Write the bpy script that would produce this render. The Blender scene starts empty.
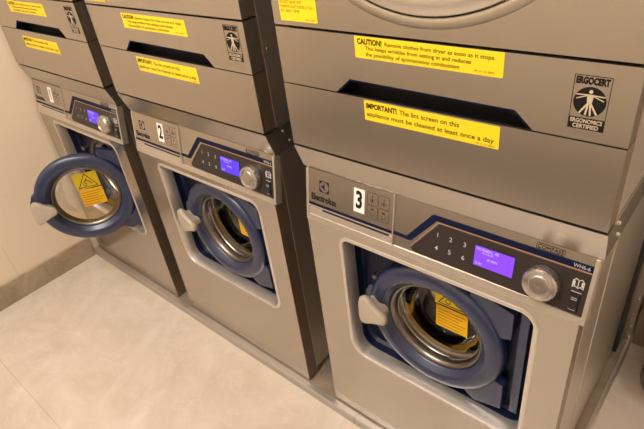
import bpy, bmesh, math, random
from mathutils import Matrix, Vector

random.seed(7)
scene = bpy.context.scene
COL = scene.collection

# ------------------------------------------------------------------ camera
cam_data = bpy.data.cameras.new('camera')
cam = bpy.data.objects.new('camera', cam_data)
COL.objects.link(cam)
cam.location = (0.71304, -0.67219, 1.30011)
cam.rotation_euler = (0.974381, 0.114096, 0.700763)
cam_data.sensor_fit = 'HORIZONTAL'
cam_data.sensor_width = 36.0
cam_data.lens = 523.3 / 644.0 * 36.0
cam_data.clip_start = 0.02
scene.camera = cam

# ------------------------------------------------------------------ world, lamps, exposure
world = bpy.data.worlds.new('world')
scene.world = world
world.use_nodes = True
world.node_tree.nodes['Background'].inputs[0].default_value = (1.0, 0.82, 0.62, 1)
world.node_tree.nodes['Background'].inputs[1].default_value = 0.15
scene.view_settings.view_transform = 'Standard'
scene.view_settings.look = 'None'
scene.view_settings.gamma = 1.0
scene.view_settings.use_curve_mapping = False
scene.view_settings.exposure = 0.0


def downlight(x, y, power, size=0.3):
    ld = bpy.data.lights.new('ceiling_lamp', 'AREA')
    ld.shape = 'DISK'
    ld.size = size
    ld.energy = power
    ld.color = (1.0, 0.935, 0.885)
    o = bpy.data.objects.new('ceiling_lamp', ld)
    o.location = (x, y, 2.50)
    COL.objects.link(o)


downlight(-0.80, -1.20, 19)
downlight(0.05, -1.12, 26)
downlight(1.45, -1.25, 4)
downlight(1.30, 0.50, 11)  # extra lamp added to brighten the side of the third washer

# ------------------------------------------------------------------ materials
def principled(name, color, rough=0.5, metal=0.0, spec=0.5):
    m = bpy.data.materials.new(name)
    m.use_nodes = True
    b = m.node_tree.nodes['Principled BSDF']
    b.inputs['Base Color'].default_value = (*color, 1)
    b.inputs['Roughness'].default_value = rough
    b.inputs['Metallic'].default_value = metal
    b.inputs['Specular IOR Level'].default_value = spec
    return m


def srgb(r, g, b):
    f = lambda c: (c / 255 / 12.92) if c / 255 <= 0.04045 else ((c / 255 + 0.055) / 1.055) ** 2.4
    return (f(r), f(g), f(b))


def brushed(name, c1, c2, rough, metal, scale=(2, 60, 260), bump=0.0):
    """brushed metal: long noise streaks in object space"""
    m = principled(name, c1, rough, metal)
    nt = m.node_tree
    b = nt.nodes['Principled BSDF']
    tc = nt.nodes.new('ShaderNodeTexCoord')
    mp = nt.nodes.new('ShaderNodeMapping')
    mp.inputs['Scale'].default_value = scale
    no = nt.nodes.new('ShaderNodeTexNoise')
    no.inputs['Scale'].default_value = 3.0
    no.inputs['Detail'].default_value = 4.0
    nt.links.new(tc.outputs['Object'], mp.inputs['Vector'])
    nt.links.new(mp.outputs[0], no.inputs['Vector'])
    mx = nt.nodes.new('ShaderNodeMix')
    mx.data_type = 'RGBA'
    mx.inputs[6].default_value = (*c1, 1)
    mx.inputs[7].default_value = (*c2, 1)
    nt.links.new(no.outputs['Fac'], mx.inputs[0])
    nt.links.new(mx.outputs[2], b.inputs['Base Color'])
    mr = nt.nodes.new('ShaderNodeMapRange')
    mr.inputs['To Min'].default_value = rough - 0.03
    mr.inputs['To Max'].default_value = rough + 0.03
    nt.links.new(no.outputs['Fac'], mr.inputs['Value'])
    nt.links.new(mr.outputs[0], b.inputs['Roughness'])
    bp = nt.nodes.new('ShaderNodeBump')
    bp.inputs['Strength'].default_value = bump
    bp.inputs['Distance'].default_value = 0.001
    nt.links.new(no.outputs['Fac'], bp.inputs['Height'])
    if bump > 0: nt.links.new(bp.outputs[0], b.inputs['Normal'])
    return m


def marble(name, c1, c2, c3, rough, scale, joints=None):
    m = principled(name, c1, rough)
    nt = m.node_tree
    b = nt.nodes['Principled BSDF']
    tc = nt.nodes.new('ShaderNodeTexCoord')
    n1 = nt.nodes.new('ShaderNodeTexNoise')
    n1.inputs['Scale'].default_value = scale
    n1.inputs['Detail'].default_value = 7
    n1.inputs['Roughness'].default_value = 0.62
    n1.inputs['Distortion'].default_value = 1.2
    nt.links.new(tc.outputs['Object'], n1.inputs['Vector'])
    cr = nt.nodes.new('ShaderNodeValToRGB')
    cr.color_ramp.elements[0].position = 0.30
    cr.color_ramp.elements[0].color = (*c2, 1)
    cr.color_ramp.elements[1].position = 0.62
    cr.color_ramp.elements[1].color = (*c1, 1)
    e = cr.color_ramp.elements.new(0.74)
    e.color = (*c3, 1)
    nt.links.new(n1.outputs['Fac'], cr.inputs[0])
    out = cr.outputs[0]
    # thin pale veins
    n2 = nt.nodes.new('ShaderNodeTexNoise')
    n2.inputs['Scale'].default_value = scale * 0.8
    n2.inputs['Detail'].default_value = 5
    n2.inputs['Distortion'].default_value = 2.5
    nt.links.new(tc.outputs['Object'], n2.inputs['Vector'])
    vr = nt.nodes.new('ShaderNodeValToRGB')
    vr.color_ramp.elements[0].position = 0.485
    vr.color_ramp.elements[0].color = (0, 0, 0, 1)
    vr.color_ramp.elements[1].position = 0.515
    vr.color_ramp.elements[1].color = (0, 0, 0, 1)
    e = vr.color_ramp.elements.new(0.50)
    e.color = (0.35, 0.35, 0.35, 1)
    nt.links.new(n2.outputs['Fac'], vr.inputs[0])
    mx = nt.nodes.new('ShaderNodeMix')
    mx.data_type = 'RGBA'
    mx.inputs[7].default_value = (*c3, 1)
    nt.links.new(out, mx.inputs[6])
    nt.links.new(vr.outputs[0], mx.inputs[0])
    out = mx.outputs[2]
    if joints:
        br = nt.nodes.new('ShaderNodeTexBrick')
        br.offset = 0.0
        br.inputs['Color1'].default_value = (1, 1, 1, 1)
        br.inputs['Color2'].default_value = (0.97, 0.97, 0.97, 1)
        br.inputs['Mortar'].default_value = (0.80, 0.76, 0.72, 1)
        br.inputs['Scale'].default_value = 1.0
        br.inputs['Mortar Size'].default_value = 0.0016
        br.inputs['Mortar Smooth'].default_value = 0.2
        br.inputs['Brick Width'].default_value = joints[0]
        br.inputs['Row Height'].default_value = joints[1]
        mp = nt.nodes.new('ShaderNodeMapping')
        mp.inputs['Location'].default_value = (joints[2], joints[3], 0)
        nt.links.new(tc.outputs['Object'], mp.inputs['Vector'])
        nt.links.new(mp.outputs[0], br.inputs['Vector'])
        mm = nt.nodes.new('ShaderNodeMix')
        mm.data_type = 'RGBA'
        mm.blend_type = 'MULTIPLY'
        mm.inputs[0].default_value = 1.0
        nt.links.new(out, mm.inputs[6])
        nt.links.new(br.outputs['Color'], mm.inputs[7])
        out = mm.outputs[2]
    nt.links.new(out, b.inputs['Base Color'])
    return m


def glass_mat(name, tint, base=0.06):
    """thin door glass: mostly see-through with a fresnel gloss"""
    m = bpy.data.materials.new(name)
    m.use_nodes = True
    nt = m.node_tree
    nt.nodes.clear()
    out = nt.nodes.new('ShaderNodeOutputMaterial')
    tr = nt.nodes.new('ShaderNodeBsdfTransparent')
    tr.inputs[0].default_value = (*tint, 1)
    gl = nt.nodes.new('ShaderNodeBsdfGlossy')
    gl.inputs['Roughness'].default_value = 0.04
    gl.inputs[0].default_value = (1, 1, 1, 1)
    fr = nt.nodes.new('ShaderNodeFresnel')
    fr.inputs['IOR'].default_value = 1.5
    mx = nt.nodes.new('ShaderNodeMixShader')
    ml = nt.nodes.new('ShaderNodeMath')
    ml.operation = 'MULTIPLY'
    ml.inputs[1].default_value = 0.22
    nt.links.new(fr.outputs[0], ml.inputs[0])
    nt.links.new(ml.outputs[0], mx.inputs[0])
    nt.links.new(tr.outputs[0], mx.inputs[1])
    nt.links.new(gl.outputs[0], mx.inputs[2])
    nt.links.new(mx.outputs[0], out.inputs['Surface'])
    return m


def glow(name, color, strength):
    m = principled(name, (0.02, 0.02, 0.02), 0.2)
    b = m.node_tree.nodes['Principled BSDF']
    b.inputs['Emission Color'].default_value = (*color, 1)
    b.inputs['Emission Strength'].default_value = strength
    return m


M = {}
M['steel'] = brushed('brushed_steel', (0.49, 0.45, 0.395), (0.515, 0.47, 0.415), 0.25, 0.95)
M['steel_side'] = brushed('steel_side', (0.64, 0.59, 0.53), (0.68, 0.63, 0.57), 0.34, 0.95, (40, 40, 2), 0.0)
M['alu'] = brushed('satin_aluminium', (0.66, 0.61, 0.55), (0.74, 0.69, 0.63), 0.36, 0.85, (2, 80, 80))
M['rim'] = principled('rim_steel', (0.68, 0.64, 0.60), 0.30, 0.8)
M['chrome'] = principled('bright_metal', (0.75, 0.72, 0.68), 0.16, 1.0)
M['trim'] = principled('trim_metal', (0.46, 0.42, 0.38), 0.42, 0.6)
M['knob'] = principled('knob_metal', (0.50, 0.47, 0.44), 0.24, 0.9)
M['navy'] = principled('navy_print', srgb(16, 24, 54), 0.5, 0.0, 0.12)
M['blue'] = principled('blue_plastic', srgb(22, 38, 74), 0.34, 0.0, 0.85)
M['blue_dark'] = principled('blue_plastic_deep', srgb(8, 21, 48), 0.4, 0.0, 0.35)
M['panel_dark'] = principled('dark_keypad', srgb(50, 43, 40), 0.42, 0.0, 0.3)
M['black'] = principled('black_plastic', (0.012, 0.012, 0.013), 0.4)
M['rubber'] = principled('grey_rubber', (0.06, 0.055, 0.05), 0.5)
M['return'] = principled('satin_edge_metal', srgb(140, 124, 106), 0.38, 0.8)
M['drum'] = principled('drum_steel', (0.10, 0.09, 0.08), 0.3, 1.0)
M['clamp'] = principled('clamp_steel', (0.20, 0.18, 0.16), 0.3, 1.0)
M['tub'] = principled('tub_steel', (0.38, 0.35, 0.31), 0.28, 0.9)
M['yellow'] = principled('yellow_label', srgb(240, 210, 26), 0.45)
M['amber'] = principled('amber_label', srgb(246, 188, 12), 0.45)
M['white'] = principled('white_label', (0.85, 0.83, 0.80), 0.5)
M['ink'] = principled('black_ink', (0.012, 0.010, 0.009), 0.6, 0.0, 0.15)
M['ink_soft'] = principled('grey_ink', srgb(62, 45, 34), 0.6, 0.0, 0.05)
M['print_white'] = principled('white_print', (0.55, 0.54, 0.52), 0.6)
M['tan_line'] = principled('tan_line', srgb(190, 150, 118), 0.4, 0.5)
M['cream'] = principled('cream_plastic', srgb(176, 164, 148), 0.45)
M['glass'] = glass_mat('door_glass', (0.93, 0.93, 0.90))
M['screen_pink'] = glow('violet_screen', srgb(150, 70, 255), 1.0)
M['screen_blue'] = glow('blue_violet_screen', srgb(84, 38, 255), 1.1)
M['screen_text'] = glow('screen_text', srgb(225, 190, 255), 0.9)
M['wall'] = principled('cream_wall', srgb(230, 214, 192), 0.45)
M['wall_far'] = principled('room_wall', srgb(242, 230, 212), 0.7)
M['ceiling'] = principled('ceiling_white', srgb(235, 228, 215), 0.8)
M['floor'] = marble('marble_floor', srgb(212, 200, 187), srgb(196, 181, 165), srgb(222, 212, 200), 0.32, 5.0,
                    (9.0, 0.6, 4.0, 0.56))
M['stone'] = marble('brown_stone', srgb(168, 150, 128), srgb(146, 127, 106), srgb(184, 168, 146), 0.35, 9.0,
                    None)
M['plinth'] = marble('plinth_stone', srgb(150, 134, 116), srgb(132, 116, 100), srgb(165, 150, 132), 0.35, 9.0)
M['duct'] = brushed('galvanised', (0.40, 0.36, 0.32), (0.5, 0.46, 0.42), 0.4, 0.9, (20, 20, 40))
M['reflected_dark'] = principled('added_box_dark', (0.06, 0.045, 0.035), 0.5)  # for the added box that darkens reflections in the drawer fronts
M['dark_wall'] = principled('dark_recess_wall', (0.035, 0.03, 0.026), 0.8)

# ------------------------------------------------------------------ mesh helpers (u, v, n) planes
FRONT = Matrix(((1, 0, 0, 0), (0, 0, -1, 0), (0, 1, 0, 0), (0, 0, 0, 1)))       # u=x v=z n=-y
_bz, _by, _L = 0.1209, 0.0200, math.hypot(0.1209, 0.0200)
ZC = 0.6430
_s = (0, _by / _L, _bz / _L)
_n = (0, -_bz / _L, _by / _L)
FASCIA = Matrix(((1, 0, 0, 0), (0, _s[1], _n[1], 0.0), (0, _s[2], _n[2], ZC), (0, 0, 0, 1)))
FL = _L
IDENT = Matrix.Identity(4)


def T(x, y, z=0):
    return Matrix.Translation((x, y, z))


def prism(bm, pts, n0, n1, mx=FRONT):
    a = [bm.verts.new(mx @ Vector((u, v, n0))) for u, v in pts]
    b = [bm.verts.new(mx @ Vector((u, v, n1))) for u, v in pts]
    k = len(pts)
    fs = [bm.faces.new(a), bm.faces.new(b)]
    for i in range(k):
        fs.append(bm.faces.new((a[i], a[(i + 1) % k], b[(i + 1) % k], b[i])))
    return fs


def rect(bm, u0, v0, u1, v1, n0, n1, mx=FRONT):
    return prism(bm, [(u0, v0), (u1, v0), (u1, v1), (u0, v1)], n0, n1, mx)


def box(bm, x0, y0, z0, x1, y1, z1):
    return prism(bm, [(x0, y0), (x1, y0), (x1, y1), (x0, y1)], z0, z1, IDENT)


def rrect(u0, v0, u1, v1, r, seg=6):
    if not isinstance(r, (tuple, list)):
        r = (r, r, r, r)
    cs = [(u1 - r[0], v1 - r[0], r[0], 0), (u0 + r[1], v1 - r[1], r[1], 90), (u0 + r[2], v0 + r[2], r[2], 180),
          (u1 - r[3], v0 + r[3], r[3], 270)]
    pts = []
    for cx, cy, rr, a0 in cs:
        for i in range(seg + 1):
            a = math.radians(a0 + 90 * i / seg)
            pts.append((cx + rr * math.cos(a), cy + rr * math.sin(a)))
    return pts


def circle(cu, cv, r, n=32, a0=0, a1=360):
    full = abs(a1 - a0) >= 360
    k = n if full else n + 1
    return [(cu + r * math.cos(math.radians(a0 + (a1 - a0) * i / n)),
             cv + r * math.sin(math.radians(a0 + (a1 - a0) * i / n))) for i in range(k)]


def lathe(bm, cu, cv, prof, mx=FRONT, seg=64, cap0=False, cap1=False, a0=0, a1=360):
    rings = []
    full = abs(a1 - a0) >= 360
    cnt = seg if full else seg + 1
    for r, n in prof:
        if r < 1e-6:
            rings.append([bm.verts.new(mx @ Vector((cu, cv, n)))])
        else:
            rings.append([bm.verts.new(mx @ Vector((cu + r * math.cos(math.radians(a0 + (a1 - a0) * i / seg)),
                                                    cv + r * math.sin(math.radians(a0 + (a1 - a0) * i / seg)), n)))
                          for i in range(cnt)])
    for a, b in zip(rings[:-1], rings[1:]):
        m = cnt if full else cnt - 1
        for i in range(m):
            j = (i + 1) % cnt
            if len(a) == 1 and len(b) == 1:
                continue
            if len(a) == 1:
                bm.faces.new((a[0], b[j], b[i]))
            elif len(b) == 1:
                bm.faces.new((a[i], a[j], b[0]))
            else:
                bm.faces.new((a[i], a[j], b[j], b[i]))
    if cap0 and len(rings[0]) > 1:
        bm.faces.new(rings[0])
    if cap1 and len(rings[-1]) > 1:
        bm.faces.new(rings[-1])


def stroke(bm, pts, w, n0, n1, mx=FRONT, closed=False):
    """polyline of width w as a thin mitred strip"""
    k = len(pts)
    L, R = [], []
    for i in range(k):
        p = Vector(pts[i])
        pa = Vector(pts[i - 1]) if (i > 0 or closed) else None
        pb = Vector(pts[(i + 1) % k]) if (i < k - 1 or closed) else None
        d1 = (p - pa).normalized() if pa is not None else None
        d2 = (pb - p).normalized() if pb is not None else None
        if d1 is None: d1 = d2
        if d2 is None: d2 = d1
        n1_ = Vector((-d1.y, d1.x)); n2_ = Vector((-d2.y, d2.x))
        m = (n1_ + n2_)
        if m.length < 1e-6: m = n1_
        m.normalize()
        sc = min(1 / max(0.3, m.dot(n1_)), 2.5)
        L.append(p + m * w / 2 * sc)
        R.append(p - m * w / 2 * sc)
    rng = range(k if closed else k - 1)
    for i in rng:
        j = (i + 1) % k
        prism(bm, [tuple(R[i]), tuple(R[j]), tuple(L[j]), tuple(L[i])], n0, n1, mx)


def bevel(bm, w, seg=2, angle=40):
    es = [e for e in bm.edges if len(e.link_faces) == 2 and e.calc_face_angle(0) > math.radians(angle)]
    bmesh.ops.bevel(bm, geom=es, offset=w, segments=seg, profile=0.6, affect='EDGES', clamp_overlap=True)


def make(name, bm, mat, parent=None, smooth=False, kind=None, label=None, loc=None):
    bmesh.ops.recalc_face_normals(bm, faces=bm.faces)
    me = bpy.data.meshes.new(name)
    if smooth:
        for f in bm.faces:
            f.smooth = True
        for e in bm.edges:
            if len(e.link_faces) == 2 and e.calc_face_angle(0) > math.radians(38):
                e.smooth = False
    bm.to_mesh(me)
    bm.free()
    me.materials.append(mat)
    o = bpy.data.objects.new(name, me)
    COL.objects.link(o)
    if parent: o.parent = parent
    if loc: o.location = loc
    if kind: o['kind'] = kind
    if label: o['label'] = label
    return o


def NB():
    return bmesh.new()


def text_into(bm, body, size, u, v, n, mx=FRONT, align='LEFT', bold=0.0, squash=1.0, width=None, rot=0):
    cu = bpy.data.curves.new('t', 'FONT')
    cu.body = body
    cu.size = size
    cu.align_x = align
    cu.align_y = 'CENTER' if align == 'CENTER' else 'TOP_BASELINE'
    cu.offset = bold * size
    cu.resolution_u = 3
    o = bpy.data.objects.new('t', cu)
    COL.objects.link(o)
    dg = bpy.context.evaluated_depsgraph_get()
    me = bpy.data.meshes.new_from_object(o.evaluated_get(dg))
    xs = [q.co.x for q in me.vertices]
    sx = squash
    if width and xs:
        sx = width / (max(xs) - min(xs))
        if align == 'LEFT':
            u -= min(xs) * sx
    t = mx @ T(u, v, n) @ Matrix.Rotation(math.radians(rot), 4, 'Z') @ Matrix.Diagonal((sx, 1, 1, 1))
    me.transform(t)
    bm.from_mesh(me)
    bpy.data.meshes.remove(me)
    bpy.data.objects.remove(o)
    bpy.data.curves.remove(cu)


def empty(name, loc, label, cat, group=None):
    o = bpy.data.objects.new(name, None)
    COL.objects.link(o)
    o.location = loc
    o.empty_display_size = 0.05
    o['label'] = label
    o['category'] = cat
    if group: o['group'] = group
    return o


def tag(o, label, cat, group=None):
    o['label'] = label
    o['category'] = cat
    if group: o['group'] = group
    return o


def copy_tree(o, parent=None):
    c = o.copy()
    COL.objects.link(c)
    c.parent = parent
    for ch in list(o.children):
        copy_tree(ch, c)
    return c


# ------------------------------------------------------------------ the room
FZ = -0.035      # floor level
PZ = -0.008      # top of the plinth the washers stand on
XW = -1.372      # left wall


def structure(name, bm, mat, parent=None):
    return make(name, bm, mat, parent, kind=None if parent else 'structure')


b = NB(); box(b, XW - 0.1, -1.50, FZ - 0.1, 2.4, 0.95, FZ); structure('floor', b, M['floor'])
b = NB(); box(b, XW - 0.1, -1.50, 2.55, 2.4, 0.95, 2.65); structure('ceiling', b, M['ceiling'])
# left wall: two cladding boards with a fine vertical joint
b = NB()
box(b, XW - 0.1, -0.329, FZ, XW, 0.85, 2.55)
box(b, XW - 0.1, -1.50, FZ, XW, -0.3305, 2.55)
box(b, XW - 0.1, -0.3305, FZ, XW - 0.002, -0.329, 2.55)
structure('wall_left', b, M['wall'])
b = NB(); box(b, XW - 0.1, 0.85, FZ, 2.4, 0.95, 2.55); structure('wall_back', b, M['wall_far'])
b = NB(); box(b, 2.3, -1.50, FZ, 2.4, 0.85, 2.55); structure('wall_right', b, M['wall_far'])
b = NB(); box(b, XW - 0.1, -1.60, FZ, 2.4, -1.50, 2.55); structure('wall_front', b, M['wall_far'])
b = NB(); box(b, XW + 0.012, -1.50, FZ, 2.3, -1.22, 0.13); structure('added_dark_box', b, M['reflected_dark'])  # unseen box, added so the lower drawers reflect something dark
# stone skirting on the left wall, with a joint
b = NB()
box(b, XW, -0.229, FZ, XW + 0.011, -0.024, 0.060)
box(b, XW, -0.831, FZ, XW + 0.011, -0.2305, 0.060)
box(b, XW, -1.50, FZ, XW + 0.011, -0.8325, 0.060)
box(b, XW, -1.50, FZ, XW + 0.009, -0.024, 0.059)
bevel(b, 0.0012, 1)
structure('baseboard_left', b, M['stone'])
# raised plinth with a bright metal edge
b = NB(); box(b, XW, -0.018, FZ, 0.608, 0.85, PZ); structure('trim_1', b, M['plinth'])
b = NB()
for x0, x1 in ((XW, -0.70), (-0.6985, 0.0885), (0.090, 0.613)):
    prism(b, [(-0.0235, FZ), (-0.018, FZ), (-0.018, PZ), (-0.004, PZ), (-0.004, PZ + 0.0015), (-0.020, PZ + 0.0015),
              (-0.0235, PZ - 0.002)], x0, x1, Matrix(((0, 0, 1, 0), (1, 0, 0, 0), (0, 1, 0, 0), (0, 0, 0, 1))))
bevel(b, 0.0012, 2)
structure('trim_2', b, M['trim'])
b = NB()
prism(b, [(0.608, FZ), (0.613, FZ), (0.613, PZ - 0.002), (0.610, PZ + 0.0015), (0.602, PZ + 0.0015), (0.602, PZ),
          (0.608, PZ)], 0.018, -0.85, FRONT)
bevel(b, 0.0008, 2)
structure('trim_3', b, M['alu'])

# ------------------------------------------------------------------ washing machine
CX, CZ = 0.305, 0.4345            # door centre
W0, W1 = 0.005, 0.589


def ring_loops(bm, loops, mx=FRONT):
    prev = None
    for pts, n in loops:
        vs = [bm.verts.new(mx @ Vector((u, v, n))) for u, v in pts]
        if prev:
            k = len(vs)
            for i in range(k):
                j = (i + 1) % k
                bm.faces.new((prev[i], prev[j], vs[j], vs[i]))
        prev = vs


def panel_with_hole(bm, outer, hole, n0, n1, mx=FRONT):
    for n in (n0, n1):
        es = []
        for loop in (outer, hole):
            vs = [bm.verts.new(mx @ Vector((u, v, n))) for u, v in loop]
            es += [bm.edges.new((vs[i], vs[(i + 1) % len(vs)])) for i in range(len(vs))]
        bmesh.ops.triangle_fill(bm, use_beauty=True, use_dissolve=False, edges=es)
    for loop in (outer, hole):
        ring_loops(bm, [(loop, n0), (loop, n1)], mx)
    bmesh.ops.remove_doubles(bm, verts=bm.verts, dist=1e-6)


OPN = (0.101, 0.262, 0.520, 0.6165)


def opening(o):
    u0, v0, u1, v1 = OPN
    return rrect(u0 - o, v0 - o, u1 + o, v1 + o, (0.026 + o, 0.016 + o, 0.042 + o, 0.034 + o), 8)


def build_washer():
    root = empty('washing_machine', (0, 0, 0), '', 'washing machine', 'washers in the lower row')
    # cabinet shell
    b = NB()
    box(b, W0 + .001, 0.0405, 0.004, W0 + .003, 0.58, 0.764)
    box(b, W1 - .012, 0.0405, 0.004, W1 - .010, 0.58, 0.764)
    box(b, W0 + .003, 0.578, 0.004, W1 - .012, 0.58, 0.764)
    box(b, W0 + .003, 0.0405, 0.004, W1 - .012, 0.578, 0.006)
    box(b, W0 + .003, 0.0405, 0.762, W1 - .012, 0.578, 0.764)
    # folded seam of the rear service cover
    box(b, W0 - .0005, 0.215, 0.006, W0 + .001, 0.58, 0.762)
    box(b, W1 - .010, 0.215, 0.006, W1 - .0085, 0.58, 0.762)
    make('cabinet', b, M['steel_side'], root)
    b = NB()
    box(b, 0.03, 0.582, 0.02, 0.591, 0.605, 0.755)
    bevel(b, 0.002, 1)
    make('gap_shade_box', b, M['black'], root)  # black box standing in for the shade in the gap behind
    # front panel with door opening, folded side returns
    b = NB()
    panel_with_hole(b, [(W0, -0.003), (W1, -0.003), (W1, 0.648), (W0, 0.648)], opening(0.005), 0.0, -0.003)
    box(b, W0, 0.022, 0.640, W1, 0.024, 0.762)
    fpn = make('front_panel', b, M['steel'], root)
    for q, e in ((W0, W0 - .0006), (W1 - .002, W1 - .0014)):
        b = NB()
        prism(b, [(0.003, -0.003), (0.0385, -0.003), (0.0385, 0.762), (0.024, 0.762), (0.0215, 0.745), (0.003, 0.640)], q, q + .002,
              Matrix(((0, 0, 1, 0), (1, 0, 0, 0), (0, 1, 0, 0), (0, 0, 0, 1))))
        make('side_return', b, M['return'], fpn)
        b = NB()
        box(b, e, 0.0385, 0.004, e + .002, 0.0405, 0.762)
        make('seam_strip', b, M['alu'], fpn)
    # bright rim pressed round the opening
    b = NB()
    ring_loops(b, [(opening(0.0105), 0.0002), (opening(0.009), 0.0014), (opening(0.0055), 0.0022),
                   (opening(0.0015), 0.0012), (opening(-0.0005), -0.004), (opening(-0.004), -0.030),
                   (opening(-0.004), -0.034)])
    make('opening_rim', b, M['rim'], root, smooth=True)
    # blue plastic bulkhead behind the opening
    b = NB()
    panel_with_hole(b, rrect(0.075, 0.235, 0.548, 0.638, 0.02, 4), circle(CX, CZ, 0.128, 64), -0.060, -0.064)
    ring_loops(b, [(opening(-0.004), -0.034), (opening(-0.006), -0.052), (opening(-0.012), -0.060)])
    make('bulkhead', b, M['blue_dark'], root)
    b = NB()
    box(b, 0.35, 0.048, 0.585, 0.47, 0.060, 0.612)
    box(b, 0.486, 0.040, 0.285, 0.502, 0.060, 0.585)
    bevel(b, 0.003, 2)
    make('hinge_block', b, M['blue'], root)
    b = NB()
    lathe(b, 0.150, 0.500, [(0.0, -0.040), (0.007, -0.041), (0.009, -0.046), (0.009, -0.060)], seg=20)
    make('latch', b, M['clamp'], root, smooth=True)
    # gasket and drum
    b = NB()
    lathe(b, CX, CZ, [(0.134, -0.058), (0.130, -0.054), (0.122, -0.056), (0.118, -0.066), (0.121, -0.085), (0.128, -0.10)])
    make('gasket', b, M['rubber'], root, smooth=True)
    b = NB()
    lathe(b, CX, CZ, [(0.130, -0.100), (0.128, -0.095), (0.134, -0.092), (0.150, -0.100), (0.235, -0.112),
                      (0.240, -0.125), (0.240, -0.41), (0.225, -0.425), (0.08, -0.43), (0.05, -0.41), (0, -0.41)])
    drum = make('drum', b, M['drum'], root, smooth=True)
    for k in range(3):
        a = math.radians(30 + 120 * k)
        b = NB()
        mx = T(CX, 0, CZ) @ Matrix.Rotation(-a, 4, 'Y') @ T(0.205, 0.13, 0)
        box(b, 0, 0, -0.02, 0.034, 0.26, 0.02)
        bevel(b, 0.010, 2)
        b.transform(mx)
        make('drum_lifter', b, M['drum'], drum, smooth=True)
    b = NB()
    lathe(b, CX, CZ, [(0.1180, -0.066), (0.1150, -0.064), (0.1120, -0.067), (0.1110, -0.074), (0.1060, -0.078), (0.1050, -0.088), (0.112, -0.094)])
    make('tub_ring', b, M['tub'], root, smooth=True)
    # stacking frame between washer and dryer (sloping band)
    b = NB()
    mxs = Matrix(((0, 0, 1, 0), (1, 0, 0, 0), (0, 1, 0, 0), (0, 0, 0, 1)))    # u=y v=z n=x
    prism(b, [(0.0005, 0.8220), (0.0205, 0.7645), (0.58, 0.7645), (0.58, 0.8243)], -0.003, 0.600, mxs)
    bevel(b, 0.0012, 2)
    fr = make('stacking_frame', b, M['steel'], root)
    mr = mxs
    for yy, zz in ((0.056, 0.811), (0.072, 0.780)):
        b = NB()
        lathe(b, yy, zz, [(0.0036, 0.600), (0.0036, 0.6015), (0.002, 0.6028), (0, 0.603)], mr, 14)
        make('screw', b, M['chrome'], fr, smooth=True)

    # ---- control panel
    b = NB()
    rect(b, 0.0055, 0.0, 0.5950, FL, -0.0005, -0.020, FASCIA)
    cp = make('control_panel', b, M['steel'], root)
    b = NB()
    rect(b, 0.0045, -0.001, 0.0118, FL - .003, 0.0015, -0.018, FASCIA)
    rect(b, 0.5895, -0.001, 0.5958, FL - .003, 0.0015, -0.018, FASCIA)
    rect(b, 0.0118, -0.001, 0.5895, 0.0125, 0.0020, -0.018, FASCIA)
    bevel(b, 0.0009, 2)
    make('panel_frame', b, M['alu'], cp)
    # detergent drawer with finger grip
    b = NB()
    prism(b, [(0.0125, 0.0370), (0.2305, 0.0370), (0.2305, 0.1225), (0.0125, 0.1225)], -0.0005, 0.0026, FASCIA)
    dd = make('detergent_drawer', b, M['steel'], root)
    b = NB()   # slanting finger scoop
    prism(b, [(0.0125, 0.0125), (0.2305, 0.0125), (0.2305, 0.0300), (0.0125, 0.0300)], -0.0004, 0.0010, FASCIA)
    rect(b, 0.0125, 0.0342, 0.2305, 0.0374, -0.0004, 0.0028, FASCIA)
    make('finger_grip', b, M['alu'], dd)
    b = NB()
    rect(b, 0.050, 0.0285, 0.222, 0.0330, -0.0003, 0.0014, FASCIA)
    make('grip_slot', b, M['black'], dd)
    b = NB()
    rect(b, 0.2305, 0.0125, 0.2325, 0.1225, -0.0005, 0.0030, FASCIA)
    make('divider', b, M['alu'], cp)
    b = NB()
    rect(b, 0.0125, 0.0376, 0.2300, 0.0440, 0.0026, 0.0029, FASCIA)
    make('stripe', b, M['navy'], dd)
    b = NB()
    prism(b, [(0.2330, 0.0376), (0.2660, 0.0365), (0.2735, 0.0385), (0.3225, 0.0955), (0.5900, 0.0955), (0.5900, 0.1065),
              (0.3165, 0.1065), (0.3125, 0.1050), (0.2620, 0.0440), (0.2330, 0.0440)], -0.0004, 0.0006, FASCIA)
    make('stripe', b, M['navy'], cp)
    b = NB()
    dark = [(0.2740, 0.0240), (0.2765, 0.0190), (0.2830, 0.0165), (0.2950, 0.0160), (0.5890, 0.0135), (0.5890, 0.0915),
            (0.3310, 0.0915), (0.3265, 0.0900)]
    prism(b, dark, -0.0004, 0.0010, FASCIA)
    kp = make('keypad', b, M['panel_dark'], root)
    b = NB()
    stroke(b, [(0.2735, 0.0270), (0.3255, 0.0925), (0.3310, 0.0940), (0.5890, 0.0940)], 0.0018, -0.0004, 0.0012, FASCIA)
    make('keypad_edge', b, M['tan_line'], cp)
    for t, u, v in (('1', .3277, .0690), ('2', .3541, .0684), ('3', .3816, .0683), ('4', .3275, .0418),
                    ('5', .3542, .0421), ('6', .3812, .0412)):
        b = NB()
        text_into(b, t, 0.0130, u, v, 0.0012, FASCIA, 'CENTER', 0.006)
        make('key_number', b, M['print_white'], kp)
    b = NB()
    text_into(b, 'WH6-6', 0.0092, 0.5600, 0.0978, 0.0008, FASCIA, 'LEFT', 0.004, width=0.0250)
    make('model_lettering', b, M['print_white'], cp)
    b = NB()
    bo = [(0.5736, 0.0625), (0.5736, 0.0765), (0.5692, 0.0790), (0.5655, 0.0745), (0.5655, 0.0630), (0.5700, 0.0650),
          (0.5736, 0.0625), (0.5774, 0.0650), (0.5818, 0.0630), (0.5818, 0.0745), (0.5780, 0.0790), (0.5736, 0.0765)]
    stroke(b, bo, 0.0014, 0.0010, 0.0013, FASCIA)
    for q in (0.5676, 0.5796):
        rect(b, q - .0014, 0.066, q + .0014, 0.0745, 0.0010, 0.0013, FASCIA)
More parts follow.
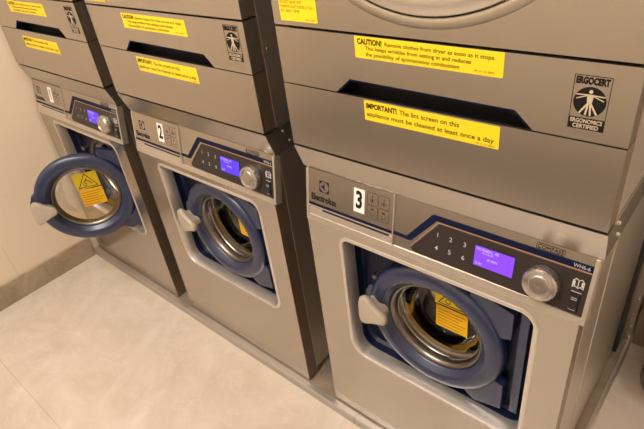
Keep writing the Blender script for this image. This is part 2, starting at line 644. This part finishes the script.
    make('booklet_symbol', b, M['print_white'], kp)
    b = NB()
    text_into(b, 'COMPASS', 0.0095, 0.5025, 0.1095, 0.0002, FASCIA, 'LEFT', 0.0, width=0.040)
    stroke(b, rrect(0.5005, 0.1080, 0.5445, 0.1182, 0.002, 3), 0.0006, -0.0004, 0.0003, FASCIA, closed=True)
    make('badge', b, M['ink_soft'], cp)
    # display
    b = NB()
    rect(b, 0.3985, 0.0345, 0.4745, 0.0795, -0.0004, 0.0015, FASCIA)
    fr2 = make('display', b, M['black'], root)
    b = NB()
    rect(b, 0.4015, 0.0373, 0.4720, 0.0767, 0.0, 0.0018, FASCIA)
    make('screen', b, M['screen_pink'], fr2)
    b = NB()
    text_into(b, 'NORMAL 40', 0.0080, 0.4045, 0.0690, 0.0020, FASCIA, 'LEFT', 0.01, width=0.040)
    text_into(b, 'PROGRAM', 0.0060, 0.4150, 0.0635, 0.0020, FASCIA, 'LEFT', 0.0, width=0.020)
    text_into(b, '20 MIN', 0.0068, 0.4250, 0.0530, 0.0020, FASCIA, 'LEFT', 0.01, width=0.019)
    text_into(b, 'START', 0.0068, 0.4045, 0.0405, 0.0020, FASCIA, 'LEFT', 0.01, width=0.013)
    make('screen_text', b, M['screen_text'], fr2)
    # programme knob
    KU, KV = 0.5215, 0.0535
    b = NB()
    seg = 96
    prev = None
    for r, n, kn in ((0.0285, 0.0010, 1), (0.0285, 0.0165, 1), (0.0279, 0.0190, 0), (0.0262, 0.0215, 0),
                     (0.0222, 0.0225, 0), (0.0211, 0.0208, 0), (0.0180, 0.0200, 0), (0.0168, 0.0212, 0), (0.0150, 0.0216, 0),
                     (0.0005, 0.0200, 0)):
        vs = []
        for i in range(seg):
            a = 2 * math.pi * i / seg
            rr = r + (0.0007 if (kn and i % 4 in (0, 1)) else 0)
            vs.append(b.verts.new(FASCIA @ Vector((KU + rr * math.cos(a), KV + rr * math.sin(a), n))))
        if prev:
            for i in range(seg):
                j = (i + 1) % seg
                b.faces.new((prev[i], prev[j], vs[j], vs[i]))
        prev = vs
    b.faces.new(prev)
    kb = make('program_knob', b, M['knob'], root, smooth=True)
    b = NB()
    lathe(b, KU, KV, [(0.0303, 0.0008), (0.0303, 0.0022), (0.0285, 0.0024)], FASCIA, 48)
    make('knob_collar', b, M['black'], kb, smooth=True)
    # power rocker
    b = NB()
    rect(b, 0.5645, 0.0180, 0.5815, 0.0530, 0.0, 0.0022, FASCIA)
    prism(b, [(0.5665, 0.0200), (0.5795, 0.0200), (0.5795, 0.0510), (0.5665, 0.0510)], 0.002, 0.0045, FASCIA)
    bevel(b, 0.0008, 1)
    sw = make('power_switch', b, M['black'], root)
    b = NB()
    rect(b, 0.5655, 0.0545, 0.5810, 0.0555, 0.001, 0.0016, FASCIA)
    rect(b, 0.5685, 0.0450, 0.5775, 0.0458, 0.0045, 0.0047, FASCIA)
    rect(b, 0.5685, 0.0415, 0.5775, 0.0423, 0.0045, 0.0047, FASCIA)
    stroke(b, [(0.5675, 0.0240), (0.5705, 0.0227), (0.5755, 0.0227), (0.5785, 0.0240)], 0.0007, 0.0045, 0.0047, FASCIA)
    make('switch_marks', b, M['print_white'], sw)
    # brand mark on the drawer front
    b = NB()
    lu, lv, ls = 0.0565, 0.0880, 0.0258
    ring = []
    outer = [(lu - ls / 2, lv - ls / 2), (lu + ls / 2, lv - ls / 2), (lu + ls / 2, lv + ls / 2), (lu - ls / 2, lv + ls / 2)]
    panel_with_hole(b, outer, circle(lu, lv, ls * 0.475, 40), 0.0026, 0.0029, FASCIA)
    r = ls * 0.475
    # three-pointed blade inside the ring
    def arc(p, q, bulge, k=10):
        p = Vector(p); q = Vector(q); m = (p + q) / 2; d = q - p; nrm = Vector((-d.y, d.x))
        c = m + nrm * bulge
        return [tuple((1 - t) ** 2 * p + 2 * t * (1 - t) * c + t * t * q) for t in [i / k for i in range(k)]]
    top = (lu + r * 0.15, lv + r * 0.98); bot = (lu + r * 0.15, lv - r * 0.98); lef = (lu - r * 0.98, lv)
    pts = arc(bot, top, 0.10) + arc(top, lef, 0.38) + arc(lef, bot, 0.38)
    vs = [b.verts.new(FASCIA @ Vector((u, v, 0.0029))) for u, v in pts]
    es = [b.edges.new((vs[i], vs[(i + 1) % len(vs)])) for i in range(len(vs))]
    bmesh.ops.triangle_fill(b, use_beauty=True, edges=es)
    make('brand_mark', b, M['navy'], dd)
    b = NB()
    text_into(b, 'Electrolux', 0.0200, 0.0205, 0.0525, 0.0029, FASCIA, 'LEFT', 0.035, width=0.070)
    make('brand_lettering', b, M['ink'], dd)
    # washing instruction pictograms
    b = NB()
    for iu in (0, 1):
        for iv in (0, 1):
            u0, v0 = 0.1690 + iu * 0.0270, 0.0560 + iv * 0.0285
            stroke(b, rrect(u0, v0, u0 + 0.0250, v0 + 0.0265, 0.003, 3), 0.0007, 0.0026, 0.0028, FASCIA, closed=True)
            cu_, cv_ = u0 + 0.0125, v0 + 0.0105
            stroke(b, circle(cu_, cv_, 0.0052, 14, 180 - 20, 360 + 20), 0.0010, 0.0026, 0.0028, FASCIA)
            if iv:
                stroke(b, [(cu_, cv_ + 0.003), (cu_, cv_ + 0.0115)], 0.0012, 0.0026, 0.0028, FASCIA)
                rect(b, cu_ - 0.0022, cv_ - 0.002, cu_ + 0.0022, cv_ + 0.002, 0.0026, 0.0028, FASCIA)
            else:
                rect(b, cu_ - 0.0035, cv_ + 0.0068, cu_ + 0.0030, cv_ + 0.0100, 0.0026, 0.0028, FASCIA)
    make('pictograms', b, M['ink_soft'], dd)
    # number sticker
    b = NB()
    rect(b, 0.1355, 0.0585, 0.1625, 0.1110, 0.0026, 0.0030, FASCIA)
    ns = make('number_sticker', b, M['white'], dd)

    # ---- feet
    for fx in (0.05, 0.545):
        for fy in (0.06, 0.53):
            b = NB()
            lathe(b, fx, fy, [(0.0, PZ), (0.020, PZ), (0.020, PZ + .004), (0.008, PZ + .006), (0.008, 0.004)], IDENT, 20)
            make('foot', b, M['black'], root, smooth=True)

    # ---- door, pivoted on its hinge line at the right
    HX, HY = 0.465, 0.045
    def D(bm):
        bm.transform(T(-HX, -HY, 0)); return bm
    b = NB()
    lathe(b, CX, CZ, [(0.128, -0.055), (0.150, -0.057), (0.160, -0.050), (0.1630, -0.040), (0.1615, -0.029),
                      (0.1560, -0.0225), (0.1490, -0.0195), (0.1400, -0.0185), (0.1310, -0.0190), (0.1270, -0.0205),
                      (0.1245, -0.0230), (0.1205, -0.0275), (0.1155, -0.0320), (0.1132, -0.0350), (0.1126, -0.055),
                      (0.128, -0.055)], seg=96)
    # hinge-side lobes
    prism(b, [(0.385, 0.560), (0.390, 0.598), (0.4755, 0.572), (0.4755, 0.506), (0.43, 0.49)], -0.030, -0.052)
    prism(b, [(0.400, 0.330), (0.375, 0.300), (0.410, 0.275), (0.4705, 0.290), (0.4705, 0.364), (0.440, 0.372)], -0.030, -0.052)
    # latch lug on the left
    prism(b, [(0.165, 0.385), (0.132, 0.400), (0.131, 0.462), (0.143, 0.486), (0.172, 0.500)], -0.028, -0.050)
    door = make('door', D(b), M['blue'], root, smooth=True, loc=(HX, HY, 0))
    b = NB()
    lathe(b, CX, CZ, [(0.1128, -0.0365), (0.1105, -0.0350), (0.1060, -0.0370), (0.1025, -0.043), (0.1000, -0.056), (0.1128, -0.056)], seg=80)
    make('glass_clamp', D(b), M['clamp'], door, smooth=True)
    b = NB()
    lathe(b, CX, CZ, [(0.1040, -0.050), (0.0985, -0.052), (0.0960, -0.060), (0.0930, -0.085), (0.0890, -0.102), (0.0820, -0.1105),
                      (0.070, -0.1130), (0.0, -0.1140)], seg=80)
    make('glass', D(b), M['glass'], door, smooth=True)
    # handle: three-cornered cream grip
    b = NB()
    pts = [(0.1345, 0.415), (0.1350, 0.455), (0.1400, 0.476), (0.150, 0.4845), (0.161, 0.482), (0.173, 0.469), (0.190, 0.457),
           (0.206, 0.448), (0.2125, 0.439), (0.212, 0.427), (0.205, 0.419), (0.190, 0.4145), (0.170, 0.4065), (0.153, 0.397),
           (0.142, 0.395), (0.1360, 0.402)]
    k = len(pts)
    mu = sum(p[0] for p in pts) / k; mv = sum(p[1] for p in pts) / k
    loops = []
    for sc, n in ((0.62, -0.026), (0.66, -0.012), (0.96, 0.000), (1.0, 0.005), (0.97, 0.0105), (0.86, 0.0135)):
        sc *= 0.97
        loops.append(([(mu + (u - mu) * sc, mv + (v - mv) * sc) for u, v in pts], n))
    ring_loops(b, loops)
    vs = [b.verts.new(FRONT @ Vector((u, v, 0.0135))) for u, v in loops[-1][0]]
    b.faces.new(vs)
    bmesh.ops.remove_doubles(b, verts=b.verts, dist=1e-6)
    make('handle', D(b), M['cream'], door, smooth=True)
    # labels stuck in the bowl of the glass
    b = NB()
    rect(b, 0.2700, 0.3620, 0.3500, 0.4290, -0.1090, -0.1095)
    st = make('instruction_sticker', D(b), M['amber'], door)
    b = NB()
    for i in range(6):
        rect(b, 0.2745, 0.4160 - i * 0.0095, 0.3455 - (i % 3) * 0.008, 0.4185 - i * 0.0095, -0.1088, -0.1090)
    make('lettering', D(b), principled('amber_ink', srgb(176, 128, 10), 0.6), st)
    b = NB()
    rect(b, 0.2670, 0.4330, 0.3490, 0.4930, -0.1090, -0.1095)
    st = make('warning_sticker', D(b), M['yellow'], door)
    b = NB()
    stroke(b, [(0.2760, 0.4375), (0.3400, 0.4375), (0.3080, 0.4890)], 0.0022, -0.1087, -0.1090, closed=True)
    stroke(b, circle(0.300, 0.449, 0.006, 12), 0.0016, -0.1087, -0.1090, closed=True)
    stroke(b, [(0.298, 0.458), (0.306, 0.463), (0.318, 0.456), (0.322, 0.446)], 0.0024, -0.1087, -0.1090)
    stroke(b, [(0.306, 0.463), (0.310, 0.471)], 0.0030, -0.1087, -0.1090)
    make('warning_symbol', D(b), M['ink'], st)
    return root, ns, door


washer, sticker3, door3 = build_washer()


def digit(parent, ch):
    b = NB()
    text_into(b, ch, 0.052, 0.1490, 0.0848, 0.0031, FASCIA, 'CENTER', 0.035, squash=0.72)
    return make('digit', b, M['ink'], parent)


def find(root, name):
    for ch in root.children_recursive:
        if ch.name.split('.')[0] == name:
            return ch


X2, X1 = -0.6887, -1.3581
w3 = washer
w2 = copy_tree(washer); w2.location.x = X2
w1 = copy_tree(washer); w1.location.x = X1
bpy.context.view_layer.update()
for w, ch in ((w1, '1'), (w2, '2'), (w3, '3')):
    digit(find(w, 'number_sticker'), ch)
for w in (w1, w2):
    sc = find(w, 'screen')
    sc.data = sc.data.copy()
    sc.data.materials[0] = M['screen_blue']
find(w1, 'door').rotation_euler = (0, 0, math.radians(58))
w1['label'] = 'steel front-loading washer numbered 1 beside the wall, its round door hanging open'
w2['label'] = 'steel front-loading washer numbered 2, middle of three, round blue door shut'
w3['label'] = 'large nearest steel washer numbered 3 with violet display, blue door shut'

# ------------------------------------------------------------------ tumble dryer
def build_dryer():
    root = empty('tumble_dryer', (0, 0, 0), '', 'tumble dryer', 'dryers stacked on the washers')
    D0, D1 = -0.0015, 0.5985
    ZA, ZS, ZT, ZTOP = 0.8272, 0.9572, 1.0640, 1.675
    b = NB()
    box(b, D0 + .001, 0.0405, 0.8245, D1 - .001, 0.58, ZTOP)
    make('cabinet', b, M['steel_side'], root)
    b = NB()
    box(b, D0 + .004, 0.032, ZA + .003, 0.118, 0.0405, 1.09)
    box(b, 0.492, 0.032, ZA + .003, D1 - .004, 0.0405, 1.09)
    box(b, 0.118, 0.032, 0.997, 0.492, 0.0405, 1.09)
    make('seam_shade', b, M['black'], root)  # black backing puts the shade of the panel seams into colour
    # lint screen drawer (lower)
    b = NB()
    rect(b, D0, ZA, D1, ZS - .0012, 0.0, -0.006)
    bevel(b, 0.0013, 2)
    rect(b, D0, ZA, D1, ZA + .002, -0.002, -0.030)
    low = make('lint_drawer', b, M['steel'], root)
    for q in (D0, D1 - .002):
        b = NB()
        rect(b, q, ZA, q + .002, ZS - .0012, -0.0055, -0.0385)
        make('side_return', b, M['return'], low)
    # upper panel with the hand slot cut in its lower edge
    b = NB()
    prism(b, [(D0, ZS + .0012), (0.1290, ZS + .0012), (0.1610, 0.9860), (0.4510, 0.9835), (0.4790, ZS + .0012),
              (D1, ZS + .0012), (D1, ZT - .0022), (D0, ZT - .0022)], 0.0, -0.030)
    bevel(b, 0.0013, 2)
    up = make('middle_panel', b, M['steel'], root)
    for q in (D0, D1 - .002):
        b = NB()
        rect(b, q, ZS + .0012, q + .002, ZT - .0022, -0.0295, -0.0385)
        make('side_return', b, M['return'], up)
        b = NB()
        box(b, q + (-.0006 if q == D0 else .0006), 0.0385, ZA, q + (.0014 if q == D0 else .0026), 0.0405, ZTOP)
        make('seam_strip', b, M['alu'], root)
    b = NB()
    rect(b, 0.120, 0.925, 0.490, 0.995, -0.0385, -0.0395)
    rect(b, 0.120, 0.925, 0.490, 0.927, -0.0065, -0.0385)
    rect(b, 0.118, 0.925, 0.120, 0.995, -0.0305, -0.0385)
    make('hand_slot', b, M['black'], up)
    b = NB()
    stroke(b, [(0.1310, ZS + .002), (0.1622, 0.9842), (0.4498, 0.9817), (0.4765, ZS + .002)], 0.0026, -0.001, -0.030)
    make('slot_trim', b, M['navy'], up)
    # upper front with round door
    b = NB()
    DZ = 1.368
    panel_with_hole(b, [(D0, ZT + .0022), (D1, ZT + .0022), (D1, ZTOP), (D0, ZTOP)], circle(0.305, DZ, 0.2710, 96), 0.0, -0.010)
    box(b, D0, 0.010, ZT + .0022, D0 + .002, 0.040, ZTOP)
    box(b, D1 - .002, 0.010, ZT + .0022, D1, 0.040, ZTOP)
    box(b, D0, 0.010, ZT + .0022, D1, 0.030, ZT + .0045)
    fp = make('front_panel', b, M['steel'], root)
    b = NB()
    lathe(b, 0.305, DZ, [(0.2870, 0.0001), (0.2840, 0.0008), (0.2780, 0.0010), (0.2740, 0.0006), (0.2725, 0.0001)], seg=96)
    make('door_surround', b, M['steel'], fp, smooth=True)
    b = NB()
    lathe(b, 0.305, DZ, [(0.265, -0.030), (0.2680, -0.008), (0.2680, 0.0010), (0.2650, 0.0040), (0.2500, 0.0065), (0.2340, 0.0070),
                         (0.2280, 0.0040), (0.2200, 0.0060), (0.2000, 0.0090), (0.1750, 0.0085), (0.1700, 0.004), (0.1700, -0.02)], seg=96)
    dr = make('door', b, M['alu'], root, smooth=True)
    b = NB()
    lathe(b, 0.305, DZ, [(0.171, 0.002), (0.10, 0.004), (0, 0.005)], seg=64)
    lathe(b, 0.305, DZ, [(0.171, -0.002), (0.10, 0.000), (0, 0.001)], seg=64)
    make('glass', b, M['black'], dr, smooth=True)
    b = NB()
    box(b, 0.072, -0.034, 1.33, 0.092, -0.004, 1.41)
    bevel(b, 0.006, 2)
    make('handle', b, M['cream'], dr)

    def sticker(u0, v0, u1, v1, par, mat=M['yellow'], name='caution_sticker'):
        b = NB()
        prism(b, rrect(u0, v0, u1, v1, 0.0012, 2), 0.0001, 0.0005)
        return make(name, b, mat, par)
    n = 0.0006
    s1 = sticker(0.1780, 1.0260, 0.4305, 1.0612, up)
    b = NB()
    text_into(b, 'CAUTION!', 0.0122, 0.1835, 1.0490, n, bold=0.045, width=0.0480)
    text_into(b, 'Remove clothes from dryer as soon as it stops.', 0.0088, 0.2370, 1.0497, n, bold=0.015, width=0.1810)
    text_into(b, 'This keeps wrinkles from setting in and reduces', 0.0088, 0.1990, 1.0400, n, bold=0.015, width=0.1840)
    text_into(b, 'the possibility of spontaneous combustion', 0.0088, 0.1990, 1.0305, n, bold=0.015, width=0.1660)
    text_into(b, 'MF 01 23 08/01', 0.0045, 0.3880, 1.0300, n, bold=0.0, width=0.0300)
    make('lettering', b, M['ink'], s1)
    s2 = sticker(0.1885, 0.9170, 0.4325, 0.9535, low, name='lint_sticker')
    b = NB()
    text_into(b, 'IMPORTANT!', 0.0132, 0.1930, 0.9395, n, bold=0.045, width=0.0620)
    text_into(b, 'The lint screen on this', 0.0118, 0.2600, 0.9395, n, bold=0.015, width=0.1080)
    text_into(b, 'appliance must be cleaned at least once a day', 0.0112, 0.1930, 0.9255, n, bold=0.015, width=0.2320)
    text_into(b, 'MF 02 25 08/01', 0.0042, 0.3960, 0.9185, n, bold=0.0, width=0.0300)
    make('lettering', b, M['ink'], s2)
    s3 = sticker(0.0170, 1.0740, 0.1030, 1.1650, fp, name='fire_warning_sticker')
    b = NB()
    for i, (t, w) in enumerate((('DO NOT DRY ARTICLES', .070), ('CONTAINING FOAM RUBBER', .068), ('OR SIMILAR MATERIALS', .072),
                                ('DO NOT DRY PLASTICS', .066), ('OR OTHER ITEMS WITH', .070), ('CLEANING SOLVENTS', .062),
                                ('WAX OR COOKING OIL', .048), ('DO NOT LEAVE UNIT', .052), ('RUNNING UNATTENDED AT ALL', .076), ('AT ANY TIME', .044))):
        text_into(b, t, 0.0070, 0.0200, 1.1560 - i * 0.0075, n, bold=0.0, width=w)
    text_into(b, 'MF 03 21 08/01', 0.0042, 0.0760, 1.0765, n, bold=0.0, width=0.022)
    make('lettering', b, M['ink'], s3)
    # ergonomics certificate mark
    u0, u1, v0, v1 = 0.5230, 0.5665, 0.9740, 1.0450
    b = NB()
    stroke(b, [(u0, v0), (u1, v0), (u1, v1), (u0, v1)], 0.0007, 0.0001, 0.0004, closed=True)
    cu_, cv_ = (u0 + u1) / 2, 1.0115
    prism(b, circle(cu_, cv_, 0.0195, 48), 0.0001, 0.0004)
    rect(b, u0, v0, u1, 0.9895, 0.0001, 0.0004)
    text_into(b, 'ERGOCERT', 0.0118, u0 + .002, 1.0345, 0.0004, bold=0.055, width=0.0395)
    em = make('certificate_emblem', b, M['ink'], up)
    b = NB()
    e0, e1 = 0.0004, 0.0006
    prism(b, circle(cu_, cv_ + 0.0135, 0.0024, 14), e0, e1)
    prism(b, [(cu_ - .0042, cv_ + .0100), (cu_ + .0042, cv_ + .0100), (cu_ + .0026, cv_ - .0030), (cu_ - .0026, cv_ - .0030)], e0, e1)
    for s in (-1, 1):
        stroke(b, [(cu_ + s * .002, cv_ + .0090), (cu_ + s * .0175, cv_ + .0085)], 0.0016, e0, e1)
        stroke(b, [(cu_ + s * .002, cv_ + .0088), (cu_ + s * .0165, cv_ + .0030)], 0.0013, e0, e1)
        stroke(b, [(cu_ + s * .0012, cv_ - .0020), (cu_ + s * .0030, cv_ - .0180)], 0.0022, e0, e1)
        stroke(b, [(cu_ + s * .0018, cv_ - .0020), (cu_ + s * .0105, cv_ - .0160)], 0.0022, e0, e1)
    text_into(b, 'ERGONOMICS', 0.0078, u0 + .0025, 0.9828, 0.0006, bold=0.025, width=0.0385)
    text_into(b, 'CERTIFIED', 0.0078, u0 + .0060, 0.9755, 0.0006, bold=0.025, width=0.0315)
    make('figure', b, principled('pale_print', srgb(196, 180, 156), 0.5), em)
    # side screws
    mr = Matrix(((0, 0, 1, 0), (1, 0, 0, 0), (0, 1, 0, 0), (0, 0, 0, 1)))
    for yy, zz in ((0.054, 0.995), (0.054, 1.30), (0.054, 1.60)):
        b = NB()
        lathe(b, yy, zz, [(0.0034, D1 - .001), (0.0034, D1 + .0005), (0, D1 + .0012)], mr, 14)
        make('side_screw', b, M['chrome'], root, smooth=True)
    return root


d3 = build_dryer()
d2 = copy_tree(d3); d2.location.x = X2
d1 = copy_tree(d3); d1.location.x = X1
for d, name, dx, dz in ((d2, 'caution_sticker', -.020, -.009), (d2, 'lint_sticker', -.022, -.006), (d2, 'certificate_emblem', .014, .0085),
                        (d1, 'caution_sticker', -.028, -.013), (d1, 'lint_sticker', -.034, -.016), (d1, 'certificate_emblem', .011, .006)):
    o = find(d, name)
    o.location = (dx, 0, dz)
d1['label'] = 'far steel dryer against the wall, stacked on the washer numbered 1'
d2['label'] = 'middle steel dryer with yellow labels, stacked on the washer numbered 2'
d3['label'] = 'nearest steel dryer, readable yellow caution labels, stacked on the washer numbered 3'

# ------------------------------------------------------------------ things behind, at the right edge
post = empty('metal_upright', (0.589, 0.635, PZ), 'narrow bolted metal upright standing behind the washer numbered 3', 'metal post')
b = NB()
box(b, -0.006, 0.0, 0.0, 0.002, 0.050, 1.60)
box(b, 0.002, 0.044, 0.0, 0.018, 0.050, 1.60)
make('upright', b, M['duct'], post)
for z in (0.02, 0.06, 0.11, 0.17, 0.40, 0.46):
    b = NB()
    lathe(b, 0.010, z, [(0.004, -0.044), (0.004, -0.040), (0, -0.039)], FRONT, 12)
    make('bolt', b, M['chrome'], post, smooth=True)

b = NB()
box(b, 0.612, 0.70, FZ, 0.70, 0.76, 0.175)
bevel(b, 0.004, 2)
tag(make('service_duct', b, M['plinth'], None), 'low brown boxed duct behind the right end of the plinth', 'duct')

b = NB()
lathe(b, 0.775, 0.600, [(0.0, FZ), (0.105, FZ), (0.112, FZ + .01), (0.112, FZ + .03), (0.100, FZ + .04), (0.104, FZ + .30),
                        (0.098, FZ + .30), (0.094, FZ + .05), (0, FZ + .05)], IDENT, 48)
tag(make('waste_bin', b, principled('bin_grey', (0.16, 0.14, 0.12), 0.4), None, smooth=True),
    'round dark bin partly visible on the floor at the right edge', 'bin')

b = NB()
box(b, 0.625, 0.765, FZ, 0.80, 0.845, 1.30)
box(b, 0.640, 0.760, FZ + .03, 0.785, 0.765, 1.27)
bevel(b, 0.003, 2)
tag(make('electrical_cabinet', b, M['black'], None), 'tall dark cabinet on the back wall behind the bolted metal upright', 'cabinet')
